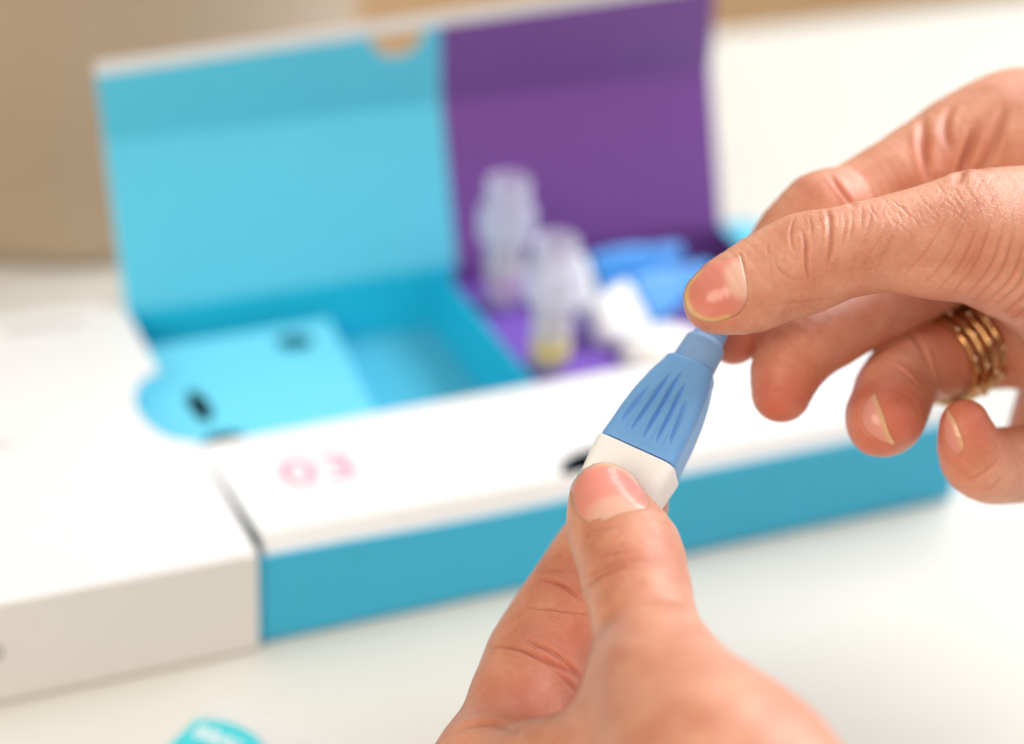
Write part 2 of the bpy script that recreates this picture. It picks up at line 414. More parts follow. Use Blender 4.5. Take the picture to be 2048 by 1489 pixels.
bm = bmesh.new(); add_hexa(bm, [(184.2, 62, 24.9), (203, 70, 18.0), (203, 112, 18.0), (184.2, 117, 24.9), (184.2, 62, 25.4), (203, 70, 18.5), (203, 112, 18.5), (184.2, 117, 25.4)])
bm_obj('side_flap', bm, M['cyan'], tray)
box('end_shelf', M['cyan'], tray, 175.5, L - .7, 47.2, 117.0, 24.6, 25.2)

# ------------------------------------------------------------------ vials in the purple compartment
def vial(c, label, gel, gh):
    t = thing('sample_vial', label, 'vial', c, 'clear vials standing in the purple compartment')
    c = Vector(c)
    bm = bmesh.new()
    add_lathe(bm, [(0.5, 0), (3.4, 0.2), (4.6, 1.2), (5.0, 3), (5.3, 24), (4.7, 24), (4.4, 3.2), (0.5, 1.6)], c, n=32); bm_obj('tube', bm, M['vial'], t, smooth=True)
    bm = bmesh.new()
    add_lathe(bm, [(0.5, 1.7), (4.9, 2.3), (5.22, gh), (0.5, gh)], c, n=32); bm_obj('gel', bm, gel, t, smooth=True)
    bm = bmesh.new()
    add_lathe(bm, [(5.4, 20), (7.2, 20.4), (7.5, 23), (7.5, 29), (6.9, 30), (6.1, 31), (5.9, 37), (5.5, 37.6), (4.9, 37), (4.8, 24.5), (0.5, 24.2)], c, n=40)
    bm_obj('cap', bm, M['vialcap'], t, smooth=True)
    bm = bmesh.new()
    for k in range(18):
        a = 2 * math.pi * k / 18; add_lathe(bm, [(0.28, 21), (0.28, 29)], c + Vector((7.5 * math.cos(a), 7.5 * math.sin(a), 0)), n=6)
    bm_obj('cap_rib', bm, M['vialcap'], t)
vial((101.5, 103.5, 18.05), 'tall clear vial with pinkish contents, the rear one against the purple lid', M['pinkgel'], 10)
vial((99.5, 67.5, 18.05), 'clear vial with yellow gel at its bottom, the one in front', M['yellow'], 9)

# ------------------------------------------------------------------ lancets
def rrect(w, h, r, n=160):
    """points round a rounded rectangle (even spacing by angle sweep), with outward normals"""
    pts = []; per = []
    segs = [((w - r, -h + r), -90), ((w - r, h - r), 0), ((-w + r, h - r), 90), ((-w + r, -h + r), 180)]
    for (cx, cy), a0 in segs:
        for k in range(9):
            a = math.radians(a0 + 90 * k / 8); pts.append((cx + r * math.cos(a), cy + r * math.sin(a)))
    P = np.array(pts + [pts[0]]); dl = np.linalg.norm(np.diff(P, axis=0), axis=1); s = np.concatenate([[0], np.cumsum(dl)])
    t = np.linspace(0, s[-1], n, endpoint=False)
    return np.stack([np.interp(t, s, P[:, 0]), np.interp(t, s, P[:, 1])], 1)
def loft(name, secs, frame, m, parent, n=160, disp=None, caps=True):
    """secs: (axial, halfwidth, halfthick, radius, offset); frame: origin, A(xis), Wd, Nn in world mm"""
    O, A, Wd, Nn = frame; V = []
    for (a, w, h, r) in secs:
        for (x, y) in rrect(w, h, min(r, w * .98, h * .98), n):
            dd = disp(a, x, y, w, h) if disp else 0.0
            V.append(O + A * a + Wd * x + Nn * (y - dd))
    V = np.array(V) * MM; k = len(secs); F = []
    for i in range(k - 1):
        for j in range(n):
            F.append((i * n + j, i * n + (j + 1) % n, (i + 1) * n + (j + 1) % n, (i + 1) * n + j))
    if caps:
        F.append(tuple(range(n))[::-1]); F.append(tuple((k - 1) * n + j for j in range(n)))
    return obj(name, V, F, m, parent, smooth=True)
def interp_secs(keys, step):
    keys = np.array(keys); out = []; a = keys[0, 0]
    tt = np.arange(keys[0, 0], keys[-1, 0] + 1e-6, step)
    # smooth cubic through keys
    for a in tt:
        i = min(max(np.searchsorted(keys[:, 0], a) - 1, 0), len(keys) - 2)
        out.append([a] + [np.interp(a, keys[:, 0], keys[:, c]) for c in (1, 2, 3)])
    out = np.array(out)
    ker = np.array([1, 2, 3, 2, 1.]); ker /= ker.sum()
    for c in (1, 2, 3):
        p = np.pad(out[:, c], 2, mode='edge'); sm = np.convolve(p, ker, 'valid'); sm[:2] = out[:2, c]; sm[-2:] = out[-2:, c]; out[:, c] = sm
    return [tuple(o) for o in out]
def grooves(a, x, y, w, h):
    if y < h * 0.55: return 0.0
    d = 0.0
    for (x0, sl, a0, a1, dep) in GR:
        if a0 < a < a1:
            t = (a - a0) / (a1 - a0); ww = 0.29 * (math.sin(math.pi * t) ** 0.8) + 0.03
            u = (x - (x0 + sl * (a - 9.5))) / ww
            prof = math.exp(-(u / .8) ** 2) if u > 0 else math.exp(-(u / 2.0) ** 2)
            d += dep * math.sin(math.pi * t) ** 0.7 * prof
    return d
GR = [(-3.9, 0.13, 2.6, 12.0, 1.0), (-1.9, 0.07, 1.9, 16.0, 1.4), (0.15, 0.0, 1.5, 17.0, 1.5), (2.2, -0.06, 1.9, 15.4, 1.4), (4.0, -0.14, 2.6, 12.4, 1.1),
      (-2.9, 0.10, 1.6, 11.0, 0.30), (-0.9, 0.03, 1.2, 12.5, 0.35), (1.2, -0.03, 1.2, 12.0, 0.35), (3.1, -0.10, 1.6, 10.5, 0.30)]
def lancet(label, frame, mb, mc, mw, detailed):
    t = thing('lancet', label, 'lancet', tuple(frame[0]), 'blue and white safety lancets')
    n = 340 if detailed else 64; st = 0.22 if detailed else 1.2
    body = [(0, 7.3, 4.6, 2.1), (0.25, 7.45, 4.75, 2.1), (3, 7.25, 4.7, 2.2), (7, 7.05, 4.65, 2.3), (11, 6.6, 4.5, 2.4), (15, 5.85, 4.35, 2.6), (18, 4.95, 4.25, 2.8), (19.2, 4.75, 4.2, 2.8), (19.7, 4.4, 3.9, 2.7), (19.75, 2.0, 2.0, 1.8)]
    loft('body', interp_secs(body, st), frame, mb, t, n, grooves if detailed else None)
    cap = [(19.6, 3.9, 3.5, 3.1), (20.0, 4.05, 3.6, 3.2), (24.8, 3.8, 3.45, 3.1), (25.3, 3.5, 3.2, 2.9), (25.4, 3.0, 2.8, 2.5), (29, 2.7, 2.5, 2.2), (29.6, 2.2, 2.0, 1.8)]
    loft('twist_cap', interp_secs(cap, st), frame, mc, t, max(64, n // 2))
    loft('joint', [(-0.32, 7.3, 4.6, 2.0), (0.06, 7.2, 4.5, 2.0)], frame, M['joint'], t, n)
    base = [(-14.5, 4.6, 3.4, 1.8), (-13.8, 5.8, 4.2, 1.9), (-10, 6.9, 4.8, 2.0), (-4, 7.5, 5.0, 2.0), (-0.8, 7.75, 5.05, 2.1), (-0.36, 7.7, 5.0, 2.1), (-0.28, 7.2, 4.5, 2.0)]
    loft('base', interp_secs(base, st), frame, mw, t, n, None)
    return t
def ortho(A, Wd):
    A = A / np.linalg.norm(A); Wd = Wd - A * (A @ Wd); Wd /= np.linalg.norm(Wd); return A, Wd, np.cross(Wd, A)
A, Wd, Nn = ortho(np.array([0.522, 0.852, -0.34]), np.array([0.93, -0.375, 0.36]))
O = at(1279, 916, 378.0)
fr = (O @ ROT.T + CAM, ROT @ A, ROT @ Wd, ROT @ Nn)
held = lancet('blue and ivory lancet held between the fingertips of two hands', fr, M['blue'], M['blue_cap'], M['ivory'], True)
A2, W2, N2 = ortho(np.array([0.93, 0.34, 0.08]), np.array([0.22, -0.62, -0.75]))
lancet('blue and white lancet lying in the purple compartment right beside the front vial', (np.array([130., 81., 24.0]), A2, W2, N2), M['blue2'], M['blue2'], M['ivory'], False)
A3, W3, N3 = ortho(np.array([0.985, 0.10, 0.12]), np.array([0.10, -0.55, -0.83]))
lancet('blue lancet lying at the back of the purple compartment, partly hidden by the nearer lancet', (np.array([126., 100., 23.0]), A3, W3, N3), M['blue2'], M['blue2'], M['ivory'], False)
pad = thing('cotton_pad', 'soft white rounded pad on the white strip edge in front of the lancet', 'cotton pad', (122, 55, 18))
bm = bmesh.new(); bmesh.ops.create_uvsphere(bm, u_segments=32, v_segments=16, radius=1)
for v in bm.verts:
    c = v.co; r = 1 + 0.05 * math.sin(5 * c.x + 3 * c.y); v.co = Vector(((126 + 12 * c.x * r), 54.5 + 8 * c.y * r, 26.5 + 5.5 * c.z * r)) * MM
bm_obj('pad', bm, M['cotton'], pad, smooth=True)

# ------------------------------------------------------------------ sachet with teal round print
sac = thing('sachet', 'flat clear sachet with a teal round print lying on the table at the bottom edge', 'sachet', (-30, -40, 0))
ux = Vector((0.774, 0.633, 0)); uy = Vector((-0.633, 0.774, 0)); oc = Vector((-23.5, -33.3, 0.5))
Rm = Matrix(((ux.x, uy.x, 0, 0), (ux.y, uy.y, 0, 0), (0, 0, 1, 0), (0, 0, 0, 1)))
bm = bmesh.new()
add_slab(bm, [(-40, -40), (20, -40), (20, 8.9), (-40, 8.9)], [], lambda x, y, t: tuple(oc + ux * x + uy * y + Vector((0, 0, t - .3))), 0.5)
bm_obj('pouch', bm, M['film'], sac, mod_bevel=0.2)
disc = [(14.6 * math.cos(math.radians(a)), 14.6 * math.sin(math.radians(a))) for a in range(144, 397, 4)]
bm = bmesh.new(); add_slab(bm, disc, [], lambda x, y, t: tuple(oc + ux * x + uy * y + Vector((0, 0, .2 + t))), 0.05)
bm_obj('printed_disc', bm, M['teal'], sac)

# ------------------------------------------------------------------ hands: implicit surfaces meshed with surface nets
def catmull(ctrl, step=1.6):
    C = np.array(ctrl, float); P = np.vstack([2 * C[0] - C[1], C, 2 * C[-1] - C[-2]]); out = []
    for i in range(1, len(P) - 2):
        n = max(2, int(np.linalg.norm(P[i + 1][:3] - P[i][:3]) / step))
        for k in range(n):
            t = k / n
            out.append(0.5 * ((2 * P[i]) + (-P[i - 1] + P[i + 1]) * t + (2 * P[i - 1] - 5 * P[i] + 4 * P[i + 1] - P[i + 2]) * t * t + (-P[i - 1] + 3 * P[i] - 3 * P[i + 1] + P[i + 2]) * t ** 3))
    out.append(C[-1]); return np.array(out)
def chain(pts):                       # (u, v, depth mm, radius px) -> segments in camera mm
    c = [list(at(u, v, d)) + [r * d / FPX] for u, v, d, r in pts]
    return catmull(c)
def segs(ch): return ch[:-1, :3], ch[1:, :3], ch[:-1, 3], ch[1:, 3]
def smin(a, b, k):
    h = np.maximum(k - np.abs(a - b), 0) / k
    return np.minimum(a, b) - h * h * k * 0.25
class Hand:
    def __init__(s, fingers, palm, kf, kp=7.0, kff=0.7):
        s.f = [segs(chain(f)) for f in fingers]; s.p = [segs(chain(p)) for p in palm]; s.kf = kf; s.kp = kp; s.kff = kff
    def group(s, P, g, cull=None):
        A_, B_, ra, rb = g
        if cull is not None:
            c, R = cull; ba = B_ - A_; t = np.clip(((c - A_) * ba).sum(1) / np.maximum((ba * ba).sum(1), 1e-9), 0, 1)
            d = np.linalg.norm(c - A_ - t[:, None] * ba, axis=1) - (ra + (rb - ra) * t)
            if d.min() > R + 14: return None
            k = d < d.min() + 2 * R + .5; A_, B_, ra, rb = A_[k], B_[k], ra[k], rb[k]
        out = np.empty(len(P))
        BA = B_ - A_; bb = np.maximum((BA * BA).sum(1), 1e-9); aa = (A_ * A_).sum(1); ab = (A_ * BA).sum(1)
        for q in range(0, len(P), 4096):
            p = P[q:q + 4096]; Db = p @ BA.T - ab; t = np.clip(Db / bb, 0, 1)
            d2 = (p * p).sum(1)[:, None] - 2 * (p @ A_.T) + aa - t * (2 * Db - t * bb)
            out[q:q + 4096] = (np.sqrt(np.maximum(d2, 0)) - (ra + (rb - ra) * t)).min(1)
        return out
    def __call__(s, P, cull=None):
        pal = None
        for g in s.p:
            d = s.group(P, g, cull)
            if d is not None: pal = d if pal is None else smin(pal, d, s.kp)
        tot = None
        for g, k in zip(s.f, s.kf):
            d = s.group(P, g, cull)
            if d is None: continue
            if pal is not None: d = smin(d, pal, k)
            tot = d if tot is None else smin(tot, d, s.kff)
        if tot is None: tot = pal
        elif pal is not None: tot = np.minimum(tot, pal)
        if tot is None: return np.full(len(P), 50.0)
        q = P * 0.23
        tot = tot + 0.10 * np.sin(q[:, 0] + 1.3 * q[:, 1]) * np.sin(1.1 * q[:, 1] - q[:, 2] + 1) + 0.06 * np.sin(2.3 * q[:, 0] - q[:, 2]) * np.sin(2.1 * q[:, 1] + .5)
        return tot
    def bounds(s):
        lo = np.full(3, 1e9); hi = -lo
        for A_, B_, ra, rb in s.f + s.p:
            for Q, r in ((A_, ra), (B_, rb)):
                lo = np.minimum(lo, (Q - r[:, None]).min(0)); hi = np.maximum(hi, (Q + r[:, None]).max(0))
        return lo - 2, hi + 2
    def grad(s, P):
        e = 0.08; g = 0
        for v in ((1, -1, -1), (-1, -1, 1), (-1, 1, -1), (1, 1, 1)):
            v = np.array(v, float); g = g + v * s(P + v * e)[:, None]
        return g / np.maximum(np.linalg.norm(g, axis=1, keepdims=True), 1e-9)
    def trace(s, uv, d0=270.0):       # first hit along image rays; NaN rows where missed
        uv = np.asarray(uv, float); D_ = np.stack([(uv[:, 0] - 1024) / FPX, (744.5 - uv[:, 1]) / FPX, -np.ones(len(uv))], 1)
        ln = np.linalg.norm(D_, axis=1); t = np.full(len(uv), d0)
        d = np.full(len(uv), 1.0); live = np.arange(len(uv))
        for _ in range(70):
            d[live] = s(D_[live] * t[live, None]); t[live] += np.clip(d[live], -3, 8) / ln[live] * 0.9
            live = live[(np.abs(d[live]) > 0.004) & (t[live] < 485)]
            if not len(live): break
        P = D_ * t[:, None]; P[(np.abs(d) > 0.05) | (t > 480)] = np.nan
        return P
def surface_nets(sdf, h):
    lo, hi = sdf.bounds(); n = np.ceil((hi - lo) / h).astype(int) + 2; B = 14
    n = ((n + B - 1) // B) * B
    G = np.full(n, 1.0, np.float32); nb = n // B
    ib = np.stack(np.meshgrid(*[np.arange(k) for k in nb], indexing='ij'), -1).reshape(-1, 3)
    cen = lo + (ib * B + (B - 1) / 2) * h; R = (B - 1) / 2 * h * 1.7321
    dc = sdf(cen)
    loc = np.stack(np.meshgrid(*[np.arange(B)] * 3, indexing='ij'), -1).reshape(-1, 3)
    for i, d, c in zip(ib, dc, cen):
        sl = tuple(slice(a * B, a * B + B) for a in i)
        if abs(d) > R + 2.0: G[sl] = np.sign(d) * 1.0; continue
        G[sl] = sdf(lo + (i * B + loc) * h, (c, R)).reshape(B, B, B)
    Sg = (G < 0); nx, ny, nz = G.shape
    cnt = np.zeros((nx - 1, ny - 1, nz - 1), np.int8)
    for a in (0, 1):
        for b in (0, 1):
            for c in (0, 1): cnt += Sg[a:nx - 1 + a, b:ny - 1 + b, c:nz - 1 + c]
    I = np.argwhere((cnt > 0) & (cnt < 8)); idx = np.full(cnt.shape, -1, np.int32); idx[tuple(I.T)] = np.arange(len(I))
    acc = np.zeros((len(I), 3)); w = np.zeros(len(I))
    cor = [np.array(c) for c in np.ndindex(2, 2, 2)]
    for p in cor:
        for ax in range(3):
            if p[ax] == 0:
                q = p.copy(); q[ax] = 1
                a = G[tuple((I + p).T)]; b = G[tuple((I + q).T)]; mk = (a < 0) != (b < 0)
                t = np.where(mk, a / np.where(mk, a - b, 1), 0)
                pos = p + (q - p) * t[:, None]; acc += pos * mk[:, None]; w += mk
    V = lo + (I + acc / w[:, None]) * h
    F = []
    for ax in range(3):
        s0 = [slice(None)] * 3; s1 = [slice(None)] * 3; s0[ax] = slice(0, -1); s1[ax] = slice(1, None)
        ch = Sg[tuple(s0)] != Sg[tuple(s1)]
        E = np.argwhere(ch); o1, o2 = (ax + 1) % 3, (ax + 2) % 3
        E = E[(E[:, o1] > 0) & (E[:, o2] > 0) & (E[:, o1] < G.shape[o1] - 1) & (E[:, o2] < G.shape[o2] - 1)]
        d1 = np.zeros(3, int); d1[o1] = 1; d2 = np.zeros(3, int); d2[o2] = 1
        q = np.stack([idx[tuple((E - d1 - d2).T)], idx[tuple((E - d2).T)], idx[tuple(E.T)], idx[tuple((E - d1).T)]], 1)
        ins_ = Sg[tuple(E.T)]; q[~ins_] = q[~ins_][:, ::-1]; F.append(q)
    return V, np.vstack(F)
def vnormals(V, F):
    n = np.cross(V[F[:, 2]] - V[F[:, 0]], V[F[:, 3]] - V[F[:, 1]]); N = np.zeros_like(V)
    for k in range(4): np.add.at(N, F[:, k], n)
    return N / np.maximum(np.linalg.norm(N, axis=1, keepdims=True), 1e-12)
def resample(pl, step):
    P = np.array(pl, float)
    if len(P) > 2: P = catmull(np.hstack([P, np.zeros((len(P), 2))])[:, :4], 4.0)[:, :2]
    dl = np.linalg.norm(np.diff(P, axis=0), axis=1); s = np.concatenate([[0], np.cumsum(dl)])
    t = np.linspace(0, s[-1], max(3, int(s[-1] / step))); return np.stack([np.interp(t, s, P[:, 0]), np.interp(t, s, P[:, 1])], 1)

def build_hand(hand, h, creases, reds, drys, ridges, nails, parent, label):
    V, F = surface_nets(hand, h)
    N = vnormals(V, F)
    kd = kdtree.KDTree(len(V))
    for i, p in enumerate(V): kd.insert(p, i)
    kd.balance()
    disp = np.zeros(len(V)); cre = np.zeros(len(V))
    nail_polys = []
    for nl in nails:
        pl = np.array(nl['poly'], float); c = np.array(nl.get('center', pl.mean(0)), float)
        pl = resample(np.vstack([pl, pl[:1]]), 5.0)[:-1]
        P = hand.trace(pl)
        for it in range(24):          # pull points that miss the finger inwards
            bad = np.isnan(P[:, 0])
            if not bad.any(): break
            pl[bad] = c + (pl[bad] - c) * 0.975; P[bad] = hand.trace(pl[bad])
        nail_polys.append((pl, c, nl))
        for lo_, hi_ in nl['fold']:   # skin folds along the cuticle and sides
            a = np.array(nl['poly'], float)[lo_:hi_ + 1]; creases = creases + [(a, nl.get('dep', 0.13), 0.28, nl.get('tint', 0.10), True)]
    uvs = [resample(cr[0], 1.8) for cr in creases]; allP = hand.trace(np.vstack(uvs)); k0 = 0
    for cr, uv in zip(creases, uvs):
        pl, dep, sig, tint = cr[:4]
        P = allP[k0:k0 + len(uv)]; k0 += len(uv); ok = ~np.isnan(P[:, 0]); P = P[ok]
        if not len(P): continue
        tt = np.linspace(0, 1, len(uv))[ok]; fade = np.ones(len(tt)) if len(cr) > 4 else np.sin(np.pi * np.clip(tt, .02, .98)) ** 0.55
        best = {}
        for p, f in zip(P, fade):
            for co, i, dist in kd.find_range(p, sig * 3.6):
                o = best.get(i)
                if o is None or dist < o[0]: best[i] = (dist, f)
        ii = np.fromiter(best.keys(), int); dd = np.array([v[0] for v in best.values()]); ff = np.array([v[1] for v in best.values()])
        g = np.exp(-(dd / sig) ** 2)
        disp[ii] += -dep * ff * g + 0.30 * dep * ff * np.exp(-((dd - 2.0 * sig) / sig) ** 2)
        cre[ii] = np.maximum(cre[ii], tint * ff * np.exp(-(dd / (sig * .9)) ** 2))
    def blobs(lst):
        a = np.zeros(len(V))
        for (u, v, d, rpx, amt) in lst:
            c = at(u, v, d); r = rpx * d / FPX
            a = np.maximum(a, amt * np.exp(-((V - c) ** 2).sum(1) / r ** 2))
        return a
    red, dry, rid = blobs(reds), blobs(drys), blobs([r[:5] for r in ridges])
    phase = np.zeros(len(V))
    for (u, v, d, rpx, amt, dirv, pitch) in ridges:
        dv = np.array(dirv, float); dv /= np.linalg.norm(dv); ct = at(u, v, d)
        X = V - ct; al = X @ dv; lat = np.sqrt(np.maximum((X ** 2).sum(1) - al ** 2, 0))
        ph = (al - 0.045 * lat ** 2 + 0.35 * np.sin(X[:, 0] * .5) ) * 2 * np.pi / pitch
        k = amt * np.exp(-(X ** 2).sum(1) / (rpx * d / FPX) ** 2) >= rid - 1e-6
        phase = np.where(k, ph, phase)
    Vd = V + N * disp[:, None]
    Wv = c2w(Vd)
    me = bpy.data.meshes.new('hand')
    me.vertices.add(len(Wv)); me.vertices.foreach_set('co', Wv.astype(np.float32).ravel())
    me.loops.add(F.size); me.loops.foreach_set('vertex_index', F.astype(np.int32).ravel())
    me.polygons.add(len(F)); me.polygons.foreach_set('loop_start', np.arange(0, F.size, 4, dtype=np.int32))
    me.polygons.foreach_set('use_smooth', np.ones(len(F), bool)); me.update(calc_edges=True); me.validate()
    for nm, a in (('red', red), ('dry', dry), ('ridge', rid), ('crease', cre), ('phase', phase)):
        at_ = me.attributes.new(nm, 'FLOAT', 'POINT'); at_.data.foreach_set('value', a.astype(np.float32))
    me.materials.append(M['skin'])
    o = bpy.data.objects.new('hand', me); COL.objects.link(o); o.parent = parent; o.matrix_parent_inverse = Matrix.Translation(parent.location).inverted()
    o['label'] = label
    for pl, c, nl in nail_polys:
        make_nail(hand, pl, c, nl, o)
    return o

def make_nail(hand, pl, c, nl, parent):
    n = len(pl); K = 16; rows = []; S_ = np.linspace(0, 1, K + 1)[1:]
    uv = np.vstack([[c]] + [c + (pl - c) * s for s in S_])
    P = hand.trace(uv)
    bad = np.isnan(P[:, 0])
    if bad.any():
        gi = np.where(~bad)[0]
        for b in np.where(bad)[0]: P[b] = P[gi[np.argmin(((uv[gi] - uv[b]) ** 2).sum(1))]]
    N = hand.grad(P)
    sv = np.concatenate([[0], np.repeat(S_, n)])
    # axis in the image: from cuticle to free edge
    ax = np.array(nl['axis'], float); ax /= np.linalg.norm(ax); pr_ = (uv - c) @ ax
    free = np.clip((pr_ / np.abs(pr_).max()), 0, 1) ** 1.5
    off = (0.34 - 0.40 * sv ** 3) * (1 - free) + (0.34 - 0.06 * sv ** 2) * free + nl.get('lift', 0)
    Q = P + N * off[:, None]
    # colours: bed, lunula, free edge (pigment of the nail itself)
    bed = np.array(nl.get('bed', lin(228, 146, 124))[:3]); lun = np.array(lin(236, 200, 178)[:3]); fe = np.array(nl.get('edge', lin(232, 196, 140))[:3])
    col = np.tile(bed, (len(uv), 1))
    rim = np.clip((sv - 0.72) / 0.28, 0, 1)[:, None]; col = col * (1 - rim * .35) + np.array(lin(222, 150, 120)[:3]) * rim * .35
    if 'lunula' in nl:
        lu, lr = np.array(nl['lunula'][:2], float), nl['lunula'][2:]
        q = (uv - lu); al = q @ ax; la = q @ np.array([-ax[1], ax[0]])
        wgt = 1 / (1 + np.exp((np.sqrt((al / lr[0]) ** 2 + (la / lr[1]) ** 2) - 1) * 9)); col = col + (lun - col) * (0.68 * wgt)[:, None]
    if 'strip' in nl:                 # free edge: boundary points near the strip polyline
        sp = resample(nl['strip'], 1.5); dmin = np.sqrt(((uv[:, None] - sp[None]) ** 2).sum(2)).min(1)
        wgt = 1 / (1 + np.exp((dmin - nl.get('sw', 7)) / 1.2)); col = col + (fe - col) * (0.92 * wgt)[:, None]
    F = [(0, 1 + j, 1 + (j + 1) % n) for j in range(n)]
    for k in range(K - 1):
        b0, b1 = 1 + k * n, 1 + (k + 1) * n
        F += [(b0 + j, b1 + j, b1 + (j + 1) % n, b0 + (j + 1) % n) for j in range(n)]
    # skirt: gives the plate thickness
    m = len(Q); last = 1 + (K - 1) * n; Q = np.vstack([Q, Q[last:last + n] - N[last:last + n] * 0.25]); col = np.vstack([col, col[last:last + n]])
    F += [(last + j, m + j, m + (j + 1) % n, last + (j + 1) % n) for j in range(n)]
    F = [f[::-1] for f in F]
    o = obj(nl['name'], c2w(Q), F, M['nail'], None, smooth=True)
    bm = bmesh.new(); bm.from_mesh(o.data); bmesh.ops.recalc_face_normals(bm, faces=bm.faces); bm.to_mesh(o.data); bm.free()
    o.parent = parent
    ca = o.data.attributes.new('nail_col', 'FLOAT_COLOR', 'POINT')
    ca.data.foreach_set('color', np.hstack([col, np.ones((len(col), 1))]).astype(np.float32).ravel())
    return o

person = thing('person', 'two bare hands of one person, one from below, one from the right, twisting a lancet', 'person', (60, -130, 60))

# ---- hand reaching in from the right
R_thumb = [(1436, 600, 373, 69), (1462, 590, 373.5, 80), (1505, 575, 374.5, 91), (1555, 550, 375.5, 98), (1612, 527, 375.5, 102), (1655, 513, 375, 96), (1705, 502, 374.5, 92), (1790, 488, 375.5, 99), (1880, 482, 377.5, 119), (1962, 476, 379, 136), (2060, 492, 384, 160), (2200, 520, 395, 190)]
R_index = [(1470, 674, 396, 56), (1485, 640, 397, 63), (1520, 570, 399, 70), (1575, 490, 400, 75), (1606, 456, 400, 79), (1640, 428, 400, 83), (1668, 414, 403, 79), (1700, 406, 406, 77), (1790, 363, 409, 86), (1860, 330, 412, 97), (1940, 300, 415, 116), (2060, 300, 418, 140), (2200, 340, 420, 170)]
R_middle = [(1562, 786, 389, 60), (1572, 745, 389.5, 71), (1590, 710, 391, 79), (1628, 672, 394, 84), (1690, 632, 400, 88), (1760, 592, 406, 91), (1830, 556, 411, 93), (1960, 490, 416, 96), (2100, 430, 420, 120)]
R_ring = [(1762, 846, 386, 70), (1770, 834, 389, 79), (1782, 805, 395, 81), (1798, 765, 403, 79), (1840, 735, 409, 78), (1900, 710, 414, 80), (1990, 682, 420, 98), (2100, 640, 424, 140)]
R_pinky = [(1930, 850, 386, 50), (1937, 880, 387, 60), (1950, 915, 389, 71), (1982, 932, 393, 76), (2050, 926, 401, 78), (2120, 910, 408, 80), (2170, 880, 416, 90), (2105, 890, 428, 92), (2190, 720, 432, 120)]
R_palm = [[(2060, 300, 418, 140), (2200, 340, 420, 170)], [(2110, 480, 420, 150), (2300, 560, 425, 210)], [(2200, 520, 395, 190), (2330, 540, 410, 240)], [(2190, 690, 426, 125), (2320, 620, 425, 220)], [(2330, 560, 418, 260), (2560, 590, 430, 245)]]
hand_r = Hand([R_thumb, R_index, R_middle, R_ring, R_pinky], R_palm, [9, 10, 8, 8, 8])
rc = []
random.seed(7)
C_ = lambda pts, dep, sig, tint: rc.append((np.array(pts, float), dep, sig, tint))
# knuckle creases of the right thumb
C_([(1592, 428), (1583, 455), (1582, 480), (1588, 500), (1593, 508)], .20, .28, .30)
C_([(1604, 462), (1610, 485), (1612, 520), (1616, 548), (1619, 558)], .34, .32, .55)
C_([(1617, 432), (1622, 448), (1625, 470)], .16, .22, .25)
C_([(1652, 417), (1659, 440), (1661, 480), (1660, 505), (1656, 530)], .42, .42, .40)
C_([(1548, 515), (1556, 535), (1570, 548), (1587, 558), (1605, 559)], .16, .26, .22)
C_([(1566, 500), (1570, 520), (1577, 538)], .12, .24, .15)
C_([(1536, 480), (1535, 500), (1540, 530), (1545, 560), (1552, 590)], .10, .25, .14)
C_([(1688, 425), (1690, 450), (1686, 480), (1684, 500)], .18, .24, .22)
C_([(1703, 412), (1705, 440), (1702, 470), (1698, 490)], .16, .22, .2)
C_([(1722, 408), (1724, 430), (1722, 455)], .14, .22, .18)
C_([(1742, 402), (1742, 425), (1736, 460), (1722, 495)], .12, .22, .16)
C_([(1548, 610), (1600, 604), (1640, 600), (1668, 596)], .16, .25, .2)
C_([(1775, 440), (1762, 470), (1740, 510), (1720, 540)], .10, .25, .15)
C_([(1800, 430), (1786, 470), (1762, 520), (1745, 560)], .10, .25, .15)
# fan of folds over the thumb web
for k, (u0, v0, u1, v1, b) in enumerate([(1900, 420, 1800, 560, 8), (1935, 430, 1838, 580, 10), (1962, 440, 1868, 592, 10), (1985, 430, 1895, 600, 14), (2010, 440, 1922, 604, 16), (2030, 455, 1945, 607, 16), (2048, 480, 1968, 610, 16), (2060, 510, 1985, 616, 14), (2066, 545, 2004, 628, 12), (2070, 580, 2022, 642, 8)]):
    C_([(u0, v0), ((u0 + u1) / 2 + b, (v0 + v1) / 2 + b * .5), (u1, v1)], .08 + .016 * k + random.uniform(-.03, .03), .30 + .015 * k, .26 + .02 * k)
random.seed(11)
for k in range(46):                   # short crossing lines on the back of the thumb base
    u = random.uniform(1740, 2050); v = 385 - (u - 1740) * .16 + random.uniform(0, 85); a = random.choice((1, -1)) * random.uniform(.7, 1.3) + random.uniform(-.2, .2)
    ln = random.uniform(14, 34); du, dv = math.cos(a) * ln, math.sin(a) * ln
    C_([(u - du, v - dv), (u + random.uniform(-4, 4), v + random.uniform(-4, 4)), (u + du, v + dv)], random.uniform(.05, .12), .22, random.uniform(.05, .14))
# knuckle folds of the index behind
C_([(1846, 240), (1847, 275), (1853, 320), (1861, 365)], .95, .85, .55)
C_([(1908, 210), (1894, 235), (1891, 265), (1900, 300)], .55, .8, .35)
C_([(1950, 250), (1940, 290), (1928, 330), (1915, 365)], 1.1, .9, .55)
C_([(2010, 215), (1996, 260), (1980, 310), (1965, 340)], .6, .9, .3)
C_([(1660, 350), (1674, 368), (1692, 392), (1708, 414)], .75, .6, .40)
